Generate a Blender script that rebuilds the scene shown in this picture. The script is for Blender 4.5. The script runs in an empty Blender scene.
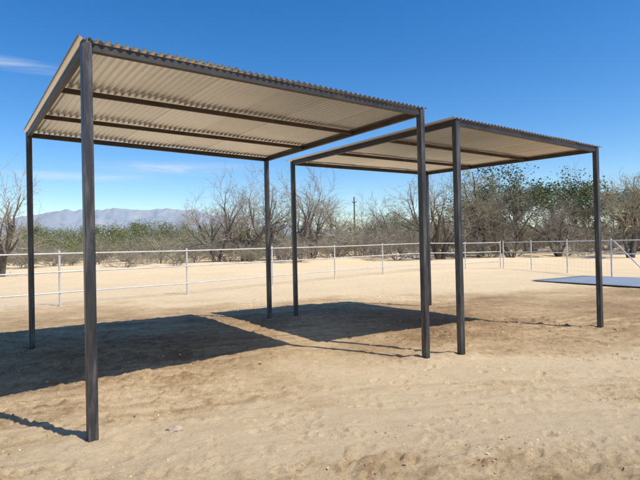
import bpy, bmesh, math, random
import numpy as np
from mathutils import Vector, Matrix
random.seed(11)
rng = np.random.default_rng(5)
C = bpy.context.scene.collection
S = bpy.context.scene
S.view_settings.view_transform = 'Standard'
S.view_settings.look = 'None'
S.view_settings.exposure = 0
CAMZ = 1.5

# ---------------------------------------------------------------- helpers
def tag(o, label=None, cat=None, group=None, kind=None):
    if label: o['label'] = label
    if cat: o['category'] = cat
    if group: o['group'] = group
    if kind: o['kind'] = kind
    return o

def empty(name, loc, rz=0):
    o = bpy.data.objects.new(name, None)
    C.objects.link(o)
    o.empty_display_size = 0.3
    o.location = loc
    o.rotation_euler = (0, 0, rz)
    return o

class MB:
    def __init__(s): s.v = []; s.f = []
    def add(s, vs, fs):
        n = len(s.v); s.v += [tuple(v) for v in vs]; s.f += [tuple(i+n for i in f) for f in fs]
    def bar(s, p, q, w, h, up=Vector((0, 0, 1)), cap=True):
        p = Vector(p); q = Vector(q); d = (q-p).normalized()
        if abs(d.dot(up)) > .99: up = Vector((0, 1, 0))
        sx = d.cross(up).normalized(); sy = sx.cross(d).normalized()
        vs = []
        for c in (p, q):
            for a, b in ((-1, -1), (1, -1), (1, 1), (-1, 1)):
                vs.append(c + sx*a*w/2 + sy*b*h/2)
        fs = [(0, 1, 5, 4), (1, 2, 6, 5), (2, 3, 7, 6), (3, 0, 4, 7)]
        if cap: fs += [(3, 2, 1, 0), (4, 5, 6, 7)]
        s.add(vs, fs)
    def tube(s, pts, rad, n=8, cap=True):
        pts = [Vector(p) for p in pts]
        if not isinstance(rad, (list, tuple)): rad = [rad]*len(pts)
        vs = []; fs = []
        ref = None
        for i, p in enumerate(pts):
            d = (pts[min(i+1, len(pts)-1)] - pts[max(i-1, 0)]).normalized()
            if ref is None:
                ref = d.orthogonal().normalized()
            ref = (ref - d*ref.dot(d)).normalized()
            b = d.cross(ref)
            for k in range(n):
                a = 2*math.pi*k/n
                vs.append(p + (ref*math.cos(a)+b*math.sin(a))*rad[i])
        for i in range(len(pts)-1):
            for k in range(n):
                k2 = (k+1) % n
                fs.append((i*n+k, i*n+k2, (i+1)*n+k2, (i+1)*n+k))
        if cap:
            fs.append(tuple(range(n-1, -1, -1)))
            m = (len(pts)-1)*n
            fs.append(tuple(m+k for k in range(n)))
        s.add(vs, fs)
    def mesh(s, name, mat, smooth=False):
        me = bpy.data.meshes.new(name)
        me.from_pydata(s.v, [], s.f)
        me.materials.append(mat)
        if smooth:
            me.polygons.foreach_set('use_smooth', [True]*len(me.polygons))
        me.update()
        return me
    def build(s, name, mat, parent=None, smooth=False, bevel=0):
        o = bpy.data.objects.new(name, s.mesh(name, mat, smooth))
        C.objects.link(o)
        if parent: o.parent = parent
        if bevel:
            m = o.modifiers.new('edge', 'BEVEL'); m.width = bevel; m.segments = 2
        return o

def copy_tree(o, parent=None):
    c = o.copy(); C.objects.link(c)
    if parent: c.parent = parent
    for ch in list(o.children):
        copy_tree(ch, c)
    return c

# ---------------------------------------------------------------- materials
def new_mat(name):
    m = bpy.data.materials.new(name); m.use_nodes = True
    nt = m.node_tree; b = nt.nodes['Principled BSDF']
    return m, nt, b
def noise_node(nt, scale, detail=6, rough=.6, vec=None, dist=0):
    n = nt.nodes.new('ShaderNodeTexNoise')
    n.inputs['Scale'].default_value = scale; n.inputs['Detail'].default_value = detail
    n.inputs['Roughness'].default_value = rough; n.inputs['Distortion'].default_value = dist
    if vec is not None: nt.links.new(vec, n.inputs['Vector'])
    return n
def ramp(nt, fac, stops):
    r = nt.nodes.new('ShaderNodeValToRGB')
    while len(r.color_ramp.elements) < len(stops): r.color_ramp.elements.new(.5)
    for e, (p, c) in zip(r.color_ramp.elements, stops):
        e.position = p; e.color = (*c, 1) if len(c) == 3 else c
    nt.links.new(fac, r.inputs[0])
    return r
def coords(nt, kind='Object', scale=(1, 1, 1)):
    t = nt.nodes.new('ShaderNodeTexCoord'); mp = nt.nodes.new('ShaderNodeMapping')
    mp.inputs['Scale'].default_value = scale
    nt.links.new(t.outputs[kind], mp.inputs[0])
    return mp.outputs[0]
def simple(name, stops, scale=8, rough=.8, metal=0, bump=0, bscale=40, vscale=(1, 1, 1), spec=.5):
    m, nt, b = new_mat(name)
    v = coords(nt, 'Object', vscale)
    n = noise_node(nt, scale, 6, .65, v)
    r = ramp(nt, n.outputs[0], stops)
    nt.links.new(r.outputs[0], b.inputs['Base Color'])
    b.inputs['Roughness'].default_value = rough; b.inputs['Metallic'].default_value = metal
    b.inputs['Specular IOR Level'].default_value = spec
    if bump:
        n2 = noise_node(nt, bscale, 4, .6, v)
        bp = nt.nodes.new('ShaderNodeBump'); bp.inputs['Strength'].default_value = bump
        bp.inputs['Distance'].default_value = .01
        nt.links.new(n2.outputs[0], bp.inputs['Height']); nt.links.new(bp.outputs[0], b.inputs['Normal'])
    return m

M_post = simple('mill_scale_steel', [(.3, (.020, .020, .022)), (.5, (.042, .041, .043)), (.66, (.12, .11, .10)), (.85, (.22, .16, .11))],
                6, .42, .25, .15, 60, (3.0, 3.0, .35))
M_beam = simple('dark_steel_beam', [(.3, (.022, .019, .017)), (.6, (.045, .036, .030)), (.8, (.10, .068, .046))], 5, .5, .2, .1, 60)
M_purlin = simple('rusty_brown_purlin', [(.3, (.028, .019, .015)), (.6, (.052, .034, .025)), (.8, (.11, .07, .048))], 6, .65, .1, .1, 60)
M_concrete = simple('pale_footing', [(.3, (.36, .27, .18)), (.7, (.50, .40, .29))], 12, .95, 0, .5, 40, spec=.2)
M_pipe = simple('galvanised_pipe', [(.3, (.44, .43, .41)), (.7, (.66, .65, .62))], 4, .5, .1)
M_wire = simple('fence_wire', [(.3, (.44, .40, .34)), (.7, (.6, .55, .48))], 4, .6, .1)
M_bark = simple('dark_bark', [(.3, (.065, .053, .043)), (.7, (.16, .135, .11))], 3, .95, 0, .4, 20)
M_twig = simple('bare_twigs', [(.3, (.21, .18, .14)), (.7, (.40, .355, .285))], .8, .95)
M_twig_dark = simple('dark_twigs', [(.3, (.12, .10, .08)), (.7, (.26, .225, .18))], .8, .95)
M_twig_pale = simple('pale_brush', [(.3, (.23, .20, .145)), (.7, (.42, .375, .29))], .8, .95)
M_twig_y = simple('yellowish_twigs', [(.3, (.20, .175, .11)), (.7, (.40, .355, .22))], .8, .95)
M_pole = simple('weathered_pole', [(.3, (.06, .045, .035)), (.7, (.12, .09, .07))], 3, .9)
def leafmat(name, a, bcol):
    m, nt, b = new_mat(name)
    v = coords(nt)
    n = noise_node(nt, .9, 4, .7, v)
    r = ramp(nt, n.outputs[0], [(.32, a), (.68, bcol)])
    nt.links.new(r.outputs[0], b.inputs['Base Color'])
    b.inputs['Roughness'].default_value = .75
    b.inputs['Specular IOR Level'].default_value = .2
    return m
M_leaf = leafmat('olive_leaves', (.08, .10, .035), (.19, .215, .08))
M_leaf_y = leafmat('spring_green_leaves', (.11, .135, .042), (.24, .265, .095))
M_leaf_d = leafmat('dark_green_leaves', (.07, .095, .036), (.16, .19, .075))
M_leaf_s = leafmat('dusty_brush_leaves', (.14, .13, .08), (.29, .265, .175))

# corrugated sheet
def sheet_mat():
    m, nt, b = new_mat('galvanised_corrugated_steel')
    v = coords(nt, 'Object', (1, 1, 1))
    n = noise_node(nt, 1.2, 4, .5, v)
    r = ramp(nt, n.outputs[0], [(.3, (.76, .755, .74)), (.7, (.84, .835, .82))])
    oi = nt.nodes.new('ShaderNodeObjectInfo')
    r4 = ramp(nt, oi.outputs['Random'], [(0, (.86, .855, .85)), (1, (1.0, 1.0, 1.0))])
    mx2 = nt.nodes.new('ShaderNodeMix'); mx2.data_type = 'RGBA'; mx2.blend_type = 'MULTIPLY'; mx2.inputs[0].default_value = 1
    nt.links.new(r.outputs[0], mx2.inputs[6]); nt.links.new(r4.outputs[0], mx2.inputs[7])
    nt.links.new(mx2.outputs[2], b.inputs['Base Color'])
    b.inputs['Metallic'].default_value = .8; b.inputs['Roughness'].default_value = .38
    return m
M_sheet = sheet_mat()

# ---------------------------------------------------------------- numpy noise
def _hash(ix, iy, seed):
    h = (ix.astype(np.int64)*374761393 + iy.astype(np.int64)*668265263 + seed*1442695041) & 0xffffffff
    h = ((h ^ (h >> 13))*1274126177) & 0xffffffff
    h = h ^ (h >> 16)
    return (h & 0xffff)/65535.0
def vn(x, y, seed=0):
    ix = np.floor(x); iy = np.floor(y); fx = x-ix; fy = y-iy
    fx = fx*fx*(3-2*fx); fy = fy*fy*(3-2*fy)
    a = _hash(ix, iy, seed); b = _hash(ix+1, iy, seed); c = _hash(ix, iy+1, seed); d = _hash(ix+1, iy+1, seed)
    return a*(1-fx)*(1-fy)+b*fx*(1-fy)+c*(1-fx)*fy+d*fx*fy
def fbm(x, y, oct=4, seed=0):
    t = 0; a = 1; s = 0
    for o in range(oct):
        t = t + a*vn(x*(2**o)+17.3*o, y*(2**o)-9.1*o, seed+o); s += a; a *= .55
        x, y = x*.94-y*.34, x*.34+y*.94
    return t/s

# ---------------------------------------------------------------- shelter anchor points (ground XY, top z)
SH1 = dict(fl=(-1.80, 3.90, 3.13), fr=(1.32, 6.39, 3.20), bl=(-4.40, 7.60, 3.31), br=(-1.04, 10.0, 3.27))
SH2 = dict(fl=(1.837, 6.63, 3.12), fr=(4.78, 8.60, 3.07), bl=(-.53, 10.34, 3.24), br=(2.59, 12.0, 3.20))
posts_xy = [SH1[k][:2] for k in SH1] + [SH2[k][:2] for k in SH2]

# ---------------------------------------------------------------- ground
def grow(start, end, base, g):
    out = [start]
    while out[-1] < end:
        out.append(out[-1] + base + g*(out[-1]-start))
    return out
xp = list(np.arange(0, 4.0, .018)); xp = xp + grow(4.0, 5000, .022, .045)
xs = np.array([-v for v in xp[:0:-1]] + xp) + 0.3
ys = list(-np.array(grow(0, 300, .4, .15))[::-1]) + list(np.arange(.3, 2.4, .15)) + [2.4]
while ys[-1] < 5000:
    y = ys[-1]
    ys.append(y + (max(.015, .0045*y) if y < 13 else .06+.035*(y-13)))
ys = np.array(ys)
X, Y = np.meshgrid(xs, ys)
dist = np.hypot(X, Y)
near = np.exp(-(dist/18)**2)
rough_zone = fbm(X*.35+3, Y*.35, 3, 40)
band = np.exp(-((Y-.35*X-9.2)/3.6)**2)
pale = np.exp(-(((X-1.35)/1.3)**2 + ((Y-4.2)/.55)**2)) + .9*np.exp(-(((X+.9)/.9)**2+((Y-3.8)/.4)**2)) + .8*np.exp(-(((X-2.6)/1.9)**2+((Y-5.9)/.6)**2))
rz2 = np.clip((rough_zone-.44)*3.0+.6*band-.5*np.clip(pale, 0, 1), 0, 1.3)
clod = fbm(X*11, Y*11, 4, 12)
clod = np.clip((clod-.53)*4, 0, 1)
clod2 = np.clip((fbm(X*30, Y*30, 3, 82)-.55)*4, 0, 1)
rk = X*math.cos(.35)+Y*math.sin(.35); rp = -X*math.sin(.35)+Y*math.cos(.35)
rake = fbm(rk*.9, rp*11, 3, 91)-.5            # drag marks from grading
rakew = np.clip((fbm(X*.5, Y*.5, 2, 97)-.38)*5, 0, 1)
H = (fbm(X*.22, Y*.22, 3, 1)-.5)*.10*np.exp(-(dist/40)**2)
H += (fbm(X*1.3, Y*1.3, 3, 2)-.5)*.045*near
H += (fbm(X*5, Y*5, 5, 3)-.5)*.028*near*(.5+.8*rz2)
H += rake*.026*rakew*near
H += clod*.030*near*(.06+rz2) + clod2*.012*near*(.2+rz2)
H += (fbm(X*.02, Y*.02, 3, 9)-.5)*.8*np.clip((dist-40)/60, 0, 1)
bank = np.clip((Y-.25*X-22)/6, 0, 1)*np.clip((60-Y)/15, 0, 1)
H += bank*np.clip(fbm(X*.07, Y*.28, 4, 111)-.5, 0, 1)*1.1
def stamp(cx, cy, r, fn):
    i0, i1 = np.searchsorted(ys, [cy-r, cy+r]); j0, j1 = np.searchsorted(xs, [cx-r, cx+r])
    sx = X[i0:i1, j0:j1]-cx; sy = Y[i0:i1, j0:j1]-cy
    if sx.size: H[i0:i1, j0:j1] += fn(sx, sy)
for k in range(1300):      # hoof and boot prints
    cy = 2.6 + 12*random.random()**1.3; cx = random.uniform(-.75, .75)*cy
    a = random.uniform(0, 3.14); rr = random.uniform(.04, .07)
    dpt = random.uniform(.005, .022)
    def fn(sx, sy):
        u = (sx*math.cos(a)+sy*math.sin(a))/rr; w = (-sx*math.sin(a)+sy*math.cos(a))/(rr*.7)
        q = np.sqrt(u*u+w*w) + .5*(vn(sx*45+cx*9, sy*45, 3)-.5)
        return -dpt*np.clip((1.1-q)*2.2, 0, 1) + dpt*.45*np.exp(-((q-1.3)/.2)**2)
    stamp(cx, cy, .2, fn)
for (px, py) in posts_xy:
    stamp(px, py, .6, lambda sx, sy: .03*np.exp(-((np.hypot(sx, sy)-.16)/.12)**2))
# wheel ruts crossing the foreground right
for off in (0, .32, .7, 1.0):
    yy = 4.15 + off + .10*X + .05*np.sin(X*1.3)
    H -= .018*np.exp(-((Y-yy)/.05)**2)*np.clip((X-.1)/1.0, 0, 1)*np.clip((5-X)/1, 0, 1)*near*(.4+fbm(X*3, Y*3, 2, 77))
# soil tint: 0 pale dry sand, 1 dark turned earth
soil = fbm(X*.45, Y*.45, 4, 21)
soil = (soil-.5)*.9 + .16 + .48*band + .22*(fbm(X*2.0, Y*2.6, 5, 31)-.5)*2 - .8*rake*rakew*near
soil -= .70*pale*(.5+fbm(X*3, Y*3, 3, 55))
soil += .30*clod*(.12+rz2)*near
soil -= .75*np.clip((Y-.2*X-13.2)/5, 0, 1)*(.55+.9*fbm(X*.3, Y*.3, 3, 71))
strip = np.clip((fbm(X*.05+.1*Y, Y*.20, 4, 66)-.44)*4.5, 0, 1)
soil += .48*np.clip((Y-.3*X-21)/6, 0, 1)*strip
soil = np.clip(soil, 0, 1)
ny, nx = X.shape
verts = np.stack([X, Y, H], -1).reshape(-1, 3)
idx = np.arange(nx*ny).reshape(ny, nx)
quads = np.stack([idx[:-1, :-1], idx[:-1, 1:], idx[1:, 1:], idx[1:, :-1]], -1).reshape(-1, 4)
me = bpy.data.meshes.new('ground')
me.vertices.add(len(verts)); me.vertices.foreach_set('co', verts.ravel())
me.loops.add(quads.size); me.loops.foreach_set('vertex_index', quads.ravel())
me.polygons.add(len(quads)); me.polygons.foreach_set('loop_start', np.arange(len(quads))*4)
me.polygons.foreach_set('loop_total', np.full(len(quads), 4))
me.polygons.foreach_set('use_smooth', np.ones(len(quads), bool))
me.update(); me.validate()
at = me.attributes.new('soil', 'FLOAT', 'POINT'); at.data.foreach_set('value', soil.ravel().astype(np.float32))
ground = bpy.data.objects.new('ground', me); C.objects.link(ground)
tag(ground, 'sandy tan dirt yard with turned brown soil under the shelters', 'ground', kind='structure')
def gz(x, y):
    i = min(max(np.searchsorted(ys, y), 1), ny-1); j = min(max(np.searchsorted(xs, x), 1), nx-1)
    return float(H[i, j])

m, nt, b = new_mat('sandy_dirt'); me.materials.append(m)
v = coords(nt)
att = nt.nodes.new('ShaderNodeAttribute'); att.attribute_name = 'soil'
nA = noise_node(nt, 6, 9, .74, v)
nB = noise_node(nt, 60, 6, .8, v)
nC = noise_node(nt, .5, 5, .6, v)
def math_node(op, a, c, clamp=False):
    n = nt.nodes.new('ShaderNodeMath'); n.operation = op; n.use_clamp = clamp
    for i, q in enumerate((a, c)):
        if isinstance(q, (int, float)): n.inputs[i].default_value = q
        else: nt.links.new(q, n.inputs[i])
    return n.outputs[0]
s1 = math_node('MULTIPLY_ADD', nA.outputs[0], .9); nt.nodes[-1].inputs[2].default_value = -.45
s2 = math_node('ADD', att.outputs['Fac'], s1)
s3 = math_node('MULTIPLY_ADD', nB.outputs[0], 1.2); nt.nodes[-1].inputs[2].default_value = -.60
s4 = math_node('ADD', s2, s3, True)
r = ramp(nt, s4, [(0, (.82, .625, .385)), (.25, (.70, .505, .285)), (.6, (.475, .315, .167)), (1, (.28, .172, .086))])
r3 = ramp(nt, nC.outputs[0], [(.3, (.94, .94, .94)), (.7, (1.04, 1.04, 1.04))])
mx = nt.nodes.new('ShaderNodeMix'); mx.data_type = 'RGBA'; mx.blend_type = 'MULTIPLY'; mx.inputs[0].default_value = 1
nt.links.new(r.outputs[0], mx.inputs[6]); nt.links.new(r3.outputs[0], mx.inputs[7])
nt.links.new(mx.outputs[2], b.inputs['Base Color'])
b.inputs['Roughness'].default_value = .95; b.inputs['Specular IOR Level'].default_value = .15
b1 = nt.nodes.new('ShaderNodeBump'); b1.inputs['Strength'].default_value = .85; b1.inputs['Distance'].default_value = .05
nt.links.new(nA.outputs[0], b1.inputs['Height'])
b2 = nt.nodes.new('ShaderNodeBump'); b2.inputs['Strength'].default_value = .9; b2.inputs['Distance'].default_value = .022
nt.links.new(nB.outputs[0], b2.inputs['Height']); nt.links.new(b1.outputs[0], b2.inputs['Normal'])
nt.links.new(b2.outputs[0], b.inputs['Normal'])

# loose clods, one uncountable mass
M_clod, nt, b = new_mat('dirt_clod')
g = nt.nodes.new('ShaderNodeNewGeometry')
r = ramp(nt, g.outputs['Random Per Island'], [(0, (.29, .185, .10)), (.45, (.47, .32, .18)), (.85, (.60, .44, .26)), (1, (.68, .52, .33))])
nt.links.new(r.outputs[0], b.inputs['Base Color']); b.inputs['Roughness'].default_value = .95; b.inputs['Specular IOR Level'].default_value = .15
bm = bmesh.new(); bmesh.ops.create_icosphere(bm, subdivisions=1, radius=1)
iv = np.array([v.co[:] for v in bm.verts]); iF = np.array([[v.index for v in f.verts] for f in bm.faces]); bm.free()
N = 30000
cy = 2.5 + 12*rng.random(N)**1.4; cx = (rng.random(N)*1.7-.85)*cy
sz = .0025 + .010*rng.random(N)**9; sz *= (.8+.06*cy)
ii = np.clip(np.searchsorted(ys, cy), 1, ny-1); jj = np.clip(np.searchsorted(xs, cx), 1, nx-1)
keep = vn(cx*1.3, cy*1.3, 60)*.5+.4*vn(cx*6, cy*6, 61)+.2*rng.random(N)+.25*(rz2[ii, jj]-.5) > .60
cx, cy, sz, ii, jj = cx[keep], cy[keep], sz[keep], ii[keep], jj[keep]; N = len(cx)
cz = H[ii, jj]
V = iv[None]*(1+.9*(rng.random((N, 12, 1))-.5))*(sz[:, None, None])*(.6+.9*rng.random((N, 1, 3)))
V[..., 2] *= .65
V += np.stack([cx, cy, cz+sz*.05], -1)[:, None]
F = (iF[None]+(np.arange(N)*12)[:, None, None]).reshape(-1, 3)
me = bpy.data.meshes.new('dirt_clods')
me.from_pydata(V.reshape(-1, 3).tolist(), [], F.tolist()); me.materials.append(M_clod)
o = bpy.data.objects.new('dirt_clods', me); C.objects.link(o)
tag(o, 'loose crumbly clods scattered over the tan dirt', 'dirt clods', kind='stuff')

def stone(x, y, s, label):
    bm = bmesh.new(); bmesh.ops.create_icosphere(bm, subdivisions=3, radius=1)
    rr = random.Random(int(x*100))
    ox = rr.uniform(0, 50)
    for v in bm.verts:
        c = v.co
        k = 1+.55*(float(vn(np.array([c.x*1.7+ox]), np.array([c.y*1.7+c.z*2.1]), 4)[0])-.5)
        v.co = Vector((c.x*1.25*k*s, c.y*.95*k*s, c.z*.6*k*s))
    me = bpy.data.meshes.new('stone'); bm.to_mesh(me); bm.free(); me.materials.append(M_concrete)
    o = bpy.data.objects.new('stone', me); C.objects.link(o); o.location = (x, y, gz(x, y)+s*.12)
    tag(o, label, 'stone')
stone(-1.22, 4.10, .05, 'small pale stone bedded in the dirt right of the nearest post foot')

# ---------------------------------------------------------------- shelters
def shelter(P, label, nsheets, ang, side_over):
    c = sum((Vector(P[k]) for k in P), Vector())/4; c.z = 0
    root = empty('shade_shelter', c)
    tag(root, label, 'shelter', 'flat roofed steel shade shelters in the yard')
    top = {k: Vector(P[k])-c for k in P}
    W = .076
    ca, sa = math.cos(ang), math.sin(ang)
    for k in ('fl', 'fr', 'bl', 'br'):
        t = top[k]
        mb = MB()
        zz = -.3
        vs = []
        for z in (zz, t.z):
            for a, b_ in ((-1, -1), (1, -1), (1, 1), (-1, 1)):
                x = a*W/2; y = b_*W/2
                vs.append((t.x+x*ca-y*sa, t.y+x*sa+y*ca, z))
        mb.add(vs, [(0, 1, 5, 4), (1, 2, 6, 5), (2, 3, 7, 6), (3, 0, 4, 7), (3, 2, 1, 0), (4, 5, 6, 7)])
        mb.build('post', M_post, root, bevel=.006)
        mb = MB()
        wx, wy = t.x+c.x, t.y+c.y
        g0 = gz(wx, wy)
        n = 26; ring = []
        for i in range(n):
            a = 2*math.pi*i/n; r_ = .082*(1+.22*math.sin(a*3+wx)+.12*math.sin(a*5+wy)+.06*math.sin(a*9))
            ring.append((t.x+r_*math.cos(a), t.y+r_*math.sin(a)))
        vs = [(x, y, g0-.05) for x, y in ring]+[(t.x+(x-t.x)*.85, t.y+(y-t.y)*.85, g0+.004) for x, y in ring]+[(t.x, t.y, g0+.014)]
        fs = [(i, (i+1) % n, n+(i+1) % n, n+i) for i in range(n)]+[(n+i, n+(i+1) % n, 2*n) for i in range(n)]
        mb.add(vs, fs); mb.build('footing', M_concrete, root, smooth=True)
    h = .07
    def between(a, b_, w=.05, hh=h, drop=0, m=M_beam, name='beam', inset=W/2+.003):
        d = (b_-a).normalized()
        p = a+d*inset; q = b_-d*inset
        off = Vector((0, 0, -hh/2-.004-drop))
        mb = MB(); mb.bar(p+off, q+off, w, hh); return mb.build(name, m, root, bevel=.003)
    between(top['fl'], top['fr']); between(top['bl'], top['br'])
    between(top['fl'], top['bl']); between(top['fr'], top['br'])
    for t in (1/3, 2/3):
        a = top['fl'].lerp(top['bl'], t); b_ = top['fr'].lerp(top['br'], t)
        between(a, b_, .04, .05, .001, M_purlin, 'purlin', .03)
    # corrugated roof sheets
    e1 = (top['fr']-top['fl']); L1 = e1.length; e2 = (top['bl']-top['fl']); L2 = e2.length
    o1 = side_over/L1; o2f = .055/L2; o2b = .10/L2
    pitch = .072; amp = .0125
    Ltot = L1*(1+2*o1)
    sw = Ltot/nsheets
    def P_(u, w):
        return (top['fl']*(1-u)*(1-w)+top['fr']*u*(1-w)+top['bl']*(1-u)*w+top['br']*u*w)
    for s in range(nsheets):
        d0 = s*sw; d1 = (s+1)*sw+(.05 if s < nsheets-1 else 0)
        n = int((d1-d0)/pitch*12); rows = 6
        mb = MB(); vs = []; fs = []
        sag = random.uniform(-.002, .002)
        jf = random.uniform(-.008, .008)
        for r_ in range(rows+1):
            w = -o2f+jf/L2 + (1+o2f+o2b)*r_/rows
            for i in range(n+1):
                d = d0+(d1-d0)*i/n
                u = d/Ltot*(1+2*o1)-o1
                p = P_(u, w)
                z = amp*math.sin(2*math.pi*d/pitch)+amp+.002+ (0.006 if s % 2 else 0) + sag*math.sin(math.pi*i/n)
                vs.append((p.x, p.y, p.z+z))
        for r_ in range(rows):
            for i in range(n):
                a = r_*(n+1)+i
                fs.append((a, a+1, a+n+2, a+n+1))
        mb.add(vs, fs)
        mb.build('roof_sheet', M_sheet, root, smooth=True)
    return root
sh1 = shelter(SH1, 'larger nearer corrugated steel shade shelter on four dark posts, left in the yard', 6, math.radians(37), .075)
sh2 = shelter(SH2, 'smaller farther corrugated steel shade shelter on four dark posts, right in the yard', 5, math.radians(32), .12)

# ---------------------------------------------------------------- pipe fences
def fence(root_loc, pts, rails, label, group, mesh=None, post_r=.028, rail_r=.021, brace=None, cat='fence'):
    root = empty('pipe_fence', root_loc); tag(root, label, cat, group)
    R = Vector(root_loc)
    for (x, y) in pts:
        z0 = gz(x, y)
        mb = MB(); mb.tube([Vector((x, y, z0-.2))-R, Vector((x, y, 1.47+z0*.5))-R], post_r, 10); p = mb.build('post', M_pipe, root, smooth=False)
        mb = MB(); mb.tube([Vector((x, y, 1.472+z0*.5))-R, Vector((x, y, 1.50+z0*.5))-R], [post_r*1.15, post_r*.5], 10); mb.build('cap', M_pipe, p)
    for h in rails:
        mb = MB()
        P = [Vector((x, y, h+gz(x, y)*.5))-R+Vector((0, -.045, 0)) for x, y in pts]
        mb.tube(P, rail_r, 8); mb.build('rail', M_pipe, root, smooth=True)
    if mesh:
        mb = MB()
        for (a, b_) in zip(mesh[:-1], mesh[1:]):
            a3 = Vector((*a, 0))-R; b3 = Vector((*b_, 0))-R; L = (b3-a3).length
            n = int(L/.3)
            for i in range(n+1):
                p = a3.lerp(b3, i/n)
                mb.bar(p+Vector((0, 0, .1)), p+Vector((0, 0, 1.4)), .0022, .0022)
            for k in range(7):
                z = .15+k*.19
                mb.bar(a3+Vector((0, .01, z)), b3+Vector((0, .01, z)), .0022, .0022)
        mb.build('wire_mesh', M_wire, root)
    if brace:
        mb = MB(); mb.tube([Vector(brace[0])-R, Vector(brace[1])-R], .024, 10); mb.build('brace', M_pipe, root)
    return root
ptsA = [(-12.6, 8.0), (-9.85, 10.8), (-7.1, 13.6), (-4.37, 16.35), (-1.85, 19.15), (.62, 21.8), (2.97, 23.9), (5.35, 25.3), (7.7, 26.6), (10.0, 27.8)]
fence((-1.85, 19.15, 0), ptsA, (1.42, .92, .36), 'long galvanised pipe rail fence running across the yard behind both shelters', None)
ptsB = [(10.06, 27.5), (10.62, 25.2), (11.0, 22.3), (11.05, 19.0), (14.3, 18.4), (17.5, 17.9)]
fence((11.0, 22, 0), ptsB, (1.42, .9), 'pipe side fence with thin wire and a diagonal brace beside the blue grey sheet', None,
      mesh=ptsB[:4], brace=((11.12, 18.92, 1.40), (12.25, 18.6, 0.02)))

# flat blue-grey sheet on the dirt
M_blue = simple('blue_grey_sheet', [(.3, (.20, .225, .265)), (.7, (.28, .305, .345))], 1.2, .55, 0, .2, 6)
q = [Vector((7.6, 18.1)), Vector((10.5, 20.0)), Vector((13.6, 15.6)), Vector((10.0, 13.4))]
n = 12; mb = MB(); vs = []; fs = []
for i in range(n+1):
    for j in range(n+1):
        u = i/n; w = j/n
        p = q[0]*(1-u)*(1-w)+q[1]*u*(1-w)+q[3]*(1-u)*w+q[2]*u*w
        zq = gz(q[0].x, q[0].y)*(1-u)*(1-w)+gz(q[1].x, q[1].y)*u*(1-w)+gz(q[3].x, q[3].y)*(1-u)*w+gz(q[2].x, q[2].y)*u*w
        vs.append((p.x-12, p.y-17, .032+zq+.003*math.sin(u*9+w*3)))
for i in range(n):
    for j in range(n):
        a = i*(n+1)+j; fs.append((a, a+n+1, a+n+2, a+1))
mb.add(vs, fs); o = mb.build('ground_sheet', M_blue, None, smooth=True); o.location = (12, 17, 0)
sm = o.modifiers.new('thick', 'SOLIDIFY'); sm.thickness = .010
tag(o, 'flat blue grey sheet lying on the dirt near the right fence', 'sheet')

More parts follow.
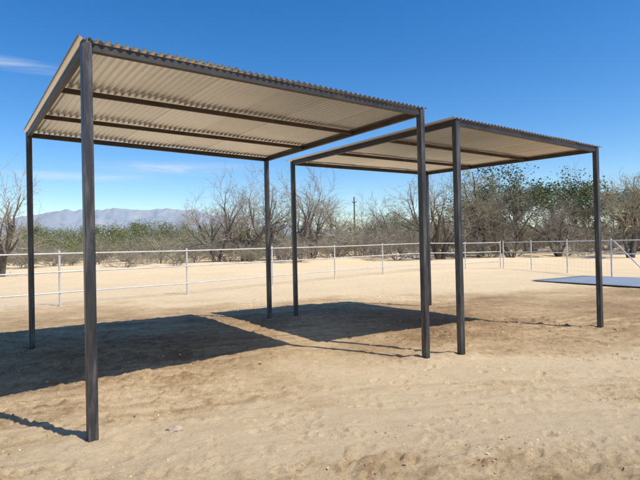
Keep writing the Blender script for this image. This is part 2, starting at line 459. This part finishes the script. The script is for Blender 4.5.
# ---------------------------------------------------------------- trees
def rot_dir(d, ang, rr):
    o_ = d.orthogonal().normalized(); o_.rotate(Matrix.Rotation(rr.uniform(0, 6.283), 3, d))
    return (d*math.cos(ang)+o_*math.sin(ang)).normalized()
def gen_tree(seed, H=7.0, stems=3, spread=.55, wood=(5, 6, 6), twig_r=.012, trunk_r=.17, leaves=0, leaf=.14, low=0.3, spray=0, leafclump=.35, wobble=1.0):
    rr = random.Random(seed)
    T = MB(); K = MB(); tips = []
    def limb(p, d, L, r, lvl):
        nseg = 5 if lvl == 0 else (4 if lvl == 1 else 3)
        pts = [p.copy()]; rad = [r]
        wob = (.36 if lvl < 2 else .42)*wobble
        for i in range(nseg):
            d = rot_dir(d, rr.uniform(0, wob), rr)
            d.z += .10 if lvl < 2 else .03
            d.normalize()
            if pts[-1].z < .1*H and lvl > 0 and d.z < 0: d.z = abs(d.z)
            p = p+d*L/nseg; pts.append(p.copy()); rad.append(max(twig_r*.6, r*(1-.62*(i+1)/nseg)))
        (T if lvl < 2 else K).tube(pts, rad, 6 if lvl == 0 else (5 if lvl == 1 else 3), cap=False)
        if lvl >= len(wood):
            tips.append(pts[-1]); tips.append(pts[1])
            for j in range(spray):
                f = rr.uniform(.1, 1)*nseg; i = min(int(f), nseg-1); q = pts[i].lerp(pts[i+1], f-i)
                dn = rot_dir(d, rr.uniform(.3, 1.0), rr); ll = L*rr.uniform(.5, 1.2)
                side = dn.orthogonal().normalized(); side.rotate(Matrix.Rotation(rr.uniform(0, 6.28), 3, dn))
                w_ = side*twig_r*.8
                K.add([q-w_, q+w_, q+dn*ll], [(0, 1, 2)])
            return
        nb = wood[lvl]
        for j in range(nb):
            t = rr.uniform(low if lvl == 0 else .2, 1) if j < nb-1 else 1.0
            f = t*nseg; i = min(int(f), nseg-1); q = pts[i].lerp(pts[i+1], f-i)
            dd = (pts[i+1]-pts[i]).normalized()
            dn = rot_dir(dd, rr.uniform(.35, 1.05), rr)
            limb(q, dn, L*rr.uniform(.42, .82)*(1.0-.25*t if lvl == 0 else 1), max(twig_r, rad[i]*.55*(1 if lvl < 2 else .8)), lvl+1)
    for s in range(stems):
        a = 6.283*s/stems+rr.uniform(-.5, .5)
        d = Vector((math.cos(a)*spread, math.sin(a)*spread, 1)).normalized()
        limb(Vector((math.cos(a)*.12, math.sin(a)*.12, -.1)), d, H*rr.uniform(.40, .62), trunk_r*rr.uniform(.7, 1), 0)
    zz = sorted(v[2] for v in K.v); zmax = zz[int(len(zz)*.985)]
    k_ = H/zmax
    for M_ in (T, K): M_.v = [(a*k_, b_*k_, c_*k_) for a, b_, c_ in M_.v]
    tips = [t*k_ for t in tips]
    Lf = MB()
    if leaves:
        for k in range(leaves):
            c = rr.choice(tips)
            c = c+Vector((rr.gauss(0, leafclump), rr.gauss(0, leafclump), rr.gauss(0, leafclump*.8)))
            if c.z < .3: continue
            n1 = Vector((rr.gauss(0, 1), rr.gauss(0, 1), rr.gauss(0, 1))).normalized(); n2 = n1.orthogonal().normalized(); n2.rotate(Matrix.Rotation(rr.uniform(0, 6.28), 3, n1)); n3 = n1.cross(n2)
            s_ = leaf*rr.uniform(.5, 1.2)
            Lf.add([c-n2*s_, c-n3*s_*.5, c+n2*s_, c+n3*s_*.5], [(0, 1, 2, 3)])
    return T, K, Lf
def make_proto(name, trunkm, twigm, leafm, **kw):
    T, K, Lf = gen_tree(**kw)
    root = empty(name, (0, 0, -50))
    T.build('trunk', trunkm, root, smooth=True)
    K.build('crown', twigm, root)
    if Lf.v: Lf.build('foliage', leafm, root)
    return root
used = set()
def place(proto, x, y, s, label, cat, group=None, rz=None, sx=1, name=None):
    if proto.name in used:
        o = copy_tree(proto)
    else:
        used.add(proto.name); o = proto
    o.location = (x, y, gz(x, y)-.03)
    o.rotation_euler = (0, 0, random.uniform(0, 6.28) if rz is None else rz)
    o.scale = (s*sx, s*sx, s)
    if 'group' in o: del o['group']
    tag(o, label, cat, group)
    return o
bareA = make_proto('mesquite_tree', M_bark, M_twig, None, seed=1, H=8, stems=3, wood=(6, 5, 6), twig_r=.010, trunk_r=.20, spray=4, low=.35)
bareB = make_proto('mesquite_tree', M_bark, M_twig, None, seed=7, H=8, stems=3, spread=.45, wood=(6, 6, 5), twig_r=.010, trunk_r=.24, low=.3, spray=4)
bareC = make_proto('mesquite_tree', M_bark, M_twig_dark, None, seed=12, H=8, stems=3, spread=.75, wood=(6, 5, 6), twig_r=.011, trunk_r=.2, spray=3, wobble=1.3)
bareD = make_proto('mesquite_tree', M_bark, M_twig_y, None, seed=23, H=8, stems=2, spread=.35, wood=(7, 6, 5), twig_r=.011, trunk_r=.26, low=.35, spray=4, wobble=1.3)
bareE = make_proto('mesquite_tree', M_bark, M_twig, None, seed=88, H=8, stems=3, spread=.4, wood=(6, 5, 6), twig_r=.010, trunk_r=.2, low=.3, spray=4, wobble=1.2)
bushA = make_proto('bare_bush', M_twig, M_twig_pale, None, seed=31, H=4, stems=6, spread=.8, wood=(5, 5, 4), twig_r=.010, trunk_r=.05, low=.1, spray=3)
bushB = make_proto('bare_bush', M_twig, M_twig, None, seed=37, H=4, stems=6, spread=1.0, wood=(5, 5, 4), twig_r=.010, trunk_r=.05, low=.1, spray=3)
bushC = make_proto('dusty_bush', M_twig, M_twig, M_leaf_s, seed=41, H=4, stems=6, spread=.9, wood=(4, 4, 4), twig_r=.012, trunk_r=.05, low=.1, leaves=4000, leaf=.07, leafclump=.3)
greenA = make_proto('green_tree', M_bark, M_twig_y, M_leaf, seed=51, H=8, stems=3, wood=(6, 6, 5), twig_r=.014, trunk_r=.2, leaves=5200, leaf=.11, leafclump=.3, spray=1)
greenB = make_proto('green_tree', M_bark, M_twig_y, M_leaf_y, seed=57, H=8, stems=3, wood=(6, 5, 4), twig_r=.016, trunk_r=.2, leaves=7500, leaf=.14, leafclump=.5)
greenC = make_proto('green_tree', M_bark, M_twig_dark, M_leaf_d, seed=63, H=8, stems=2, wood=(6, 6, 5), twig_r=.014, trunk_r=.24, leaves=7500, leaf=.13, leafclump=.28)
greenS = make_proto('green_bush', M_twig, M_twig, M_leaf_y, seed=71, H=4, stems=6, spread=.9, wood=(4, 4, 4), twig_r=.012, trunk_r=.05, low=.1, leaves=4500, leaf=.085, leafclump=.35)

def X_at(px, d):
    return (px-320)/500*d
prom = [
 (-2, 30, 6.6, bareB, 'bare mesquite tree at the left edge of the view, overhanging the fence'),
 (216, 48, 7.2, bareA, 'wide pale bare mesquite tree just left of the middle post pair'),
 (246, 50, 8.8, bareB, 'tall bare mesquite tree directly behind the back post of the nearer shelter'),
 (280, 54, 9.3, bareE, 'pale bare mesquite between the two middle posts'),
 (310, 47, 8.0, bareA, 'bare mesquite tree between the middle post pair and the utility pole'),
 (336, 58, 6.8, bareD, 'small thin bare mesquite just left of the utility pole'),
 (376, 58, 6.4, bareE, 'bare mesquite tree just right of the utility pole'),
 (403, 60, 6.6, bareC, 'low bare mesquite between the utility pole and the tall paired posts'),
 (440, 44, 7.8, bareB, 'bare mesquite tree seen between the tall paired posts'),
 (480, 45, 7.8, bareD, 'yellowish spreading bare mesquite right of the tall paired posts'),
 (510, 42, 6.6, bareC, 'dark twisted bare mesquite behind the fence corner post'),
 (558, 44, 6.3, bareE, 'broad bare mesquite just left of the rightmost shelter post'),
 (584, 52, 7.2, bareA, 'bare mesquite directly behind the rightmost shelter post'),
 (630, 38, 6.7, bareD, 'yellowish bare mesquite tree at the right edge of the view'),
 (660, 44, 7.6, bareB, 'bare mesquite just beyond the right edge of the view'),
]
for px, d, h, pr, lab in prom:
    place(pr, X_at(px, d), d, h/8.0, lab, 'tree', 'bare mesquite trees behind the yard', sx=1.0)
gr = [
 (46, 84, 5.6, greenB, 'bright spring green tree far left below the mountains'),
 (76, 86, 5.2, greenA, 'olive green tree below the left end of the mountains'),
 (104, 82, 5.2, greenB, 'low bright green tree below the middle of the mountains'),
 (130, 84, 5.9, greenB, 'yellow green tree right of the low bright one below the mountains'),
 (160, 82, 5.8, greenA, 'olive tree below the right end of the mountains'),
 (188, 84, 5.8, greenA, 'olive green tree left of the wide pale mesquite'),
 (28, 90, 6.0, greenA, 'olive green tree near the left edge behind the brush'),
 (530, 52, 8.0, greenC, 'full dark green leafy tree rising right of the fence corner'),
 (496, 60, 9.2, greenC, 'tall green tree behind the twisted bare mesquites'),
 (606, 62, 8.0, greenC, 'green tree behind the rightmost shelter post'),
 (638, 52, 7.8, greenC, 'dark green tree at the right edge of the view'),
 (400, 85, 6.6, greenA, 'faint olive green tree left of the tall paired posts'),
]
for px, d, h, pr, lab in gr:
    place(pr, X_at(px, d), d, h/8.0, lab, 'tree', 'green trees beyond the brush', sx=1.3)
for row, (d, n, h) in enumerate(((45, 24, 1.7), (52, 26, 2.4), (62, 28, 3.0), (76, 30, 3.8))):
    for k in range(n):
        px = -60+760*(k+random.uniform(.1, .9))/n
        dd = d+random.uniform(-3, 3) - (3 if px < 200 else 0)
        pr = random.choice([bushA, bushB, bushC, bushB, bushA] if row < 2 else ([bushA, bushB, bushC, greenS] if row < 3 else [bushA, bushC, greenS, greenS]))
        if px < 200 and row == 2: pr = random.choice([greenS, bushA, bushC])
        hh = h*random.uniform(.7, 1.3)*(1.15 if px > 200 else .88)
        nm = 'leafless brown bush' if pr in (bushA, bushB) else ('dusty brown leaved bush' if pr is bushC else 'low green bush')
        place(pr, X_at(px, dd), dd, hh/4.0, nm+' in the brush belt beyond the fence', 'bush', nm+' repeated along the brush belt', sx=1.4)
# far mass of desert scrub filling the gaps
mb = MB(); rr = random.Random(3)
for k in range(24000):
    d = rr.uniform(90, 180); x = rr.uniform(-.75, .75)*d
    hmax = 2.4+2.4*float(vn(np.array([x*.12]), np.array([d*.12]), 8)[0])+ (d-100)*.008
    z = hmax*rr.random()**.8
    s_ = rr.uniform(.15, .38)
    n1 = Vector((rr.gauss(0, 1), rr.gauss(0, 1), rr.gauss(0, .6))).normalized(); n2 = n1.orthogonal().normalized(); n3 = n1.cross(n2)
    c = Vector((x, d, z))
    mb.add([c-n2*s_, c-n3*s_*.6, c+n2*s_, c+n3*s_*.6], [(0, 1, 2, 3)])
M_far = leafmat('far_scrub', (.13, .13, .075), (.26, .245, .155))
o = mb.build('desert_scrub', M_far); tag(o, 'far off desert scrub filling in behind the brush belt', 'scrub', kind='stuff')

# utility pole
d = 75; x = X_at(355, d)
root = empty('utility_pole', (x, d, gz(x, d))); tag(root, 'dark wooden utility pole rising above the brush', 'utility pole')
mb = MB(); mb.tube([(0, 0, -.5), (0, 0, 8.5)], [.14, .10], 10); mb.build('shaft', M_pole, root, smooth=True)
mb = MB(); mb.bar((-.32, -.14, 7.7), (.32, -.14, 7.7), .08, .10); mb.build('crossarm', M_pole, root)
for xx in (-.28, .28):
    mb = MB(); mb.tube([(xx, -.14, 7.755), (xx, -.14, 7.88)], [.04, .03], 8); mb.build('insulator', M_pole, root)

# ---------------------------------------------------------------- mountains
def mountains():
    nx_, ny_ = 300, 60
    a0, a1 = -.80, .15
    vs = []; fs = []
    for j in range(ny_+1):
        for i in range(nx_+1):
            t = a0+(a1-a0)*i/nx_; w = j/ny_
            D = 5200+1600*w
            px = 320+500*t
            prof = np.interp(px, [-90, 0, 25, 50, 80, 105, 128, 150, 172, 200, 225, 260, 320, 400], [330, 400, 450, 500, 515, 490, 530, 500, 500, 480, 440, 350, 210, 70])
            ridge = 1-abs(w-.6)/.6 if w < .6 else 1-(w-.6)/.4
            nn = float(fbm(np.array([t*14]), np.array([w*2.0]), 3, 5)[0])
            n2 = 1-abs(2*float(fbm(np.array([t*36]), np.array([w*5]), 3, 15)[0])-1)
            z = prof*max(ridge, 0)**.75*(.84+.24*nn)+42*(n2-.7)*max(ridge, 0)**.5
            vs.append((t*D, D, z-6))
    for j in range(ny_):
        for i in range(nx_):
            a = j*(nx_+1)+i; fs.append((a, a+1, a+nx_+2, a+nx_+1))
    mb = MB(); mb.add(vs, fs)
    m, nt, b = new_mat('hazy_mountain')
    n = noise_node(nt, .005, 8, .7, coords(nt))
    r = ramp(nt, n.outputs[0], [(.35, (.235, .285, .345)), (.65, (.32, .34, .36))])  # distance haze is painted into the blue-grey base colour
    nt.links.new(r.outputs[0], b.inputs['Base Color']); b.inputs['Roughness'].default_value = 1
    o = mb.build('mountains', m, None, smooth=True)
    tag(o, 'hazy blue mountain range on the horizon at left', 'mountains', kind='structure')
mountains()

# ---------------------------------------------------------------- light
SUN = Vector((1.88, -1.17, 3.2)).normalized()
L = bpy.data.lights.new('sun', 'SUN'); L.energy = 5.0; L.angle = math.radians(.5); L.color = (1, .955, .87)
lo = bpy.data.objects.new('sun', L); C.objects.link(lo)
lo.rotation_euler = SUN.to_track_quat('Z', 'Y').to_euler()
W = bpy.data.worlds.new('World'); S.world = W; W.use_nodes = True
nt = W.node_tree; bg = nt.nodes['Background']
sky = nt.nodes.new('ShaderNodeTexSky'); sky.sky_type = 'NISHITA'; sky.sun_disc = False
sky.sun_elevation = math.asin(SUN.z); sky.sun_rotation = math.atan2(SUN.x, SUN.y)
sky.altitude = 500; sky.air_density = 1.0; sky.dust_density = .5; sky.ozone_density = 2.0
hs = nt.nodes.new('ShaderNodeHueSaturation'); hs.inputs['Hue'].default_value = .505; hs.inputs['Saturation'].default_value = 1.4; hs.inputs['Value'].default_value = 1.5
nt.links.new(sky.outputs[0], hs.inputs['Color'])
tc = nt.nodes.new('ShaderNodeTexCoord')
def wmath(op, a, c, clamp=False):
    n = nt.nodes.new('ShaderNodeMath'); n.operation = op; n.use_clamp = clamp
    for i, q in enumerate((a, c)):
        if isinstance(q, (int, float)): n.inputs[i].default_value = q
        else: nt.links.new(q, n.inputs[i])
    return n.outputs[0]
cl = None
for (d0, sh_, sz_, amt) in (((-.51, .80, .306), .15, .013, .65), ((-.27, .953, .152), .20, .016, .65), ((-.42, .89, .132), .16, .011, .7)):
    sub = nt.nodes.new('ShaderNodeVectorMath'); sub.operation = 'SUBTRACT'; nt.links.new(tc.outputs['Generated'], sub.inputs[0]); sub.inputs[1].default_value = d0
    mul = nt.nodes.new('ShaderNodeVectorMath'); mul.operation = 'MULTIPLY'; nt.links.new(sub.outputs[0], mul.inputs[0]); mul.inputs[1].default_value = (1/sh_, 1/sh_, 1/sz_)
    ln = nt.nodes.new('ShaderNodeVectorMath'); ln.operation = 'LENGTH'; nt.links.new(mul.outputs[0], ln.inputs[0])
    g_ = wmath('SUBTRACT', 1.0, ln.outputs['Value'], True)
    g_ = wmath('MULTIPLY', g_, amt)
    cl = g_ if cl is None else wmath('ADD', cl, g_, True)
mp = nt.nodes.new('ShaderNodeMapping'); mp.inputs['Scale'].default_value = (7, 7, 45); nt.links.new(tc.outputs['Generated'], mp.inputs[0])
wn = noise_node(nt, 1, 8, .65, mp.outputs[0], .6)
wr = ramp(nt, wn.outputs[0], [(.34, (0, 0, 0)), (.66, (1, 1, 1))])
fac = wmath('MULTIPLY', cl, wr.outputs[0], True)
mx = nt.nodes.new('ShaderNodeMix'); mx.data_type = 'RGBA'
nt.links.new(fac, mx.inputs[0]); nt.links.new(hs.outputs[0], mx.inputs[6]); mx.inputs[7].default_value = (7.5, 7.9, 8.6, 1)
nt.links.new(mx.outputs[2], bg.inputs['Color'])
bg.inputs['Strength'].default_value = .11

# ---------------------------------------------------------------- camera
cam = bpy.data.cameras.new('camera'); co = bpy.data.objects.new('camera', cam); C.objects.link(co)
cam.sensor_width = 36; cam.lens = 36*500/640; cam.clip_end = 20000; cam.clip_start = .05
co.matrix_world = Matrix.Translation((0, 0, CAMZ)) @ Matrix.Rotation(math.pi/2+.010, 4, 'X') @ Matrix.Rotation(-.022, 4, 'Z')
S.camera = co
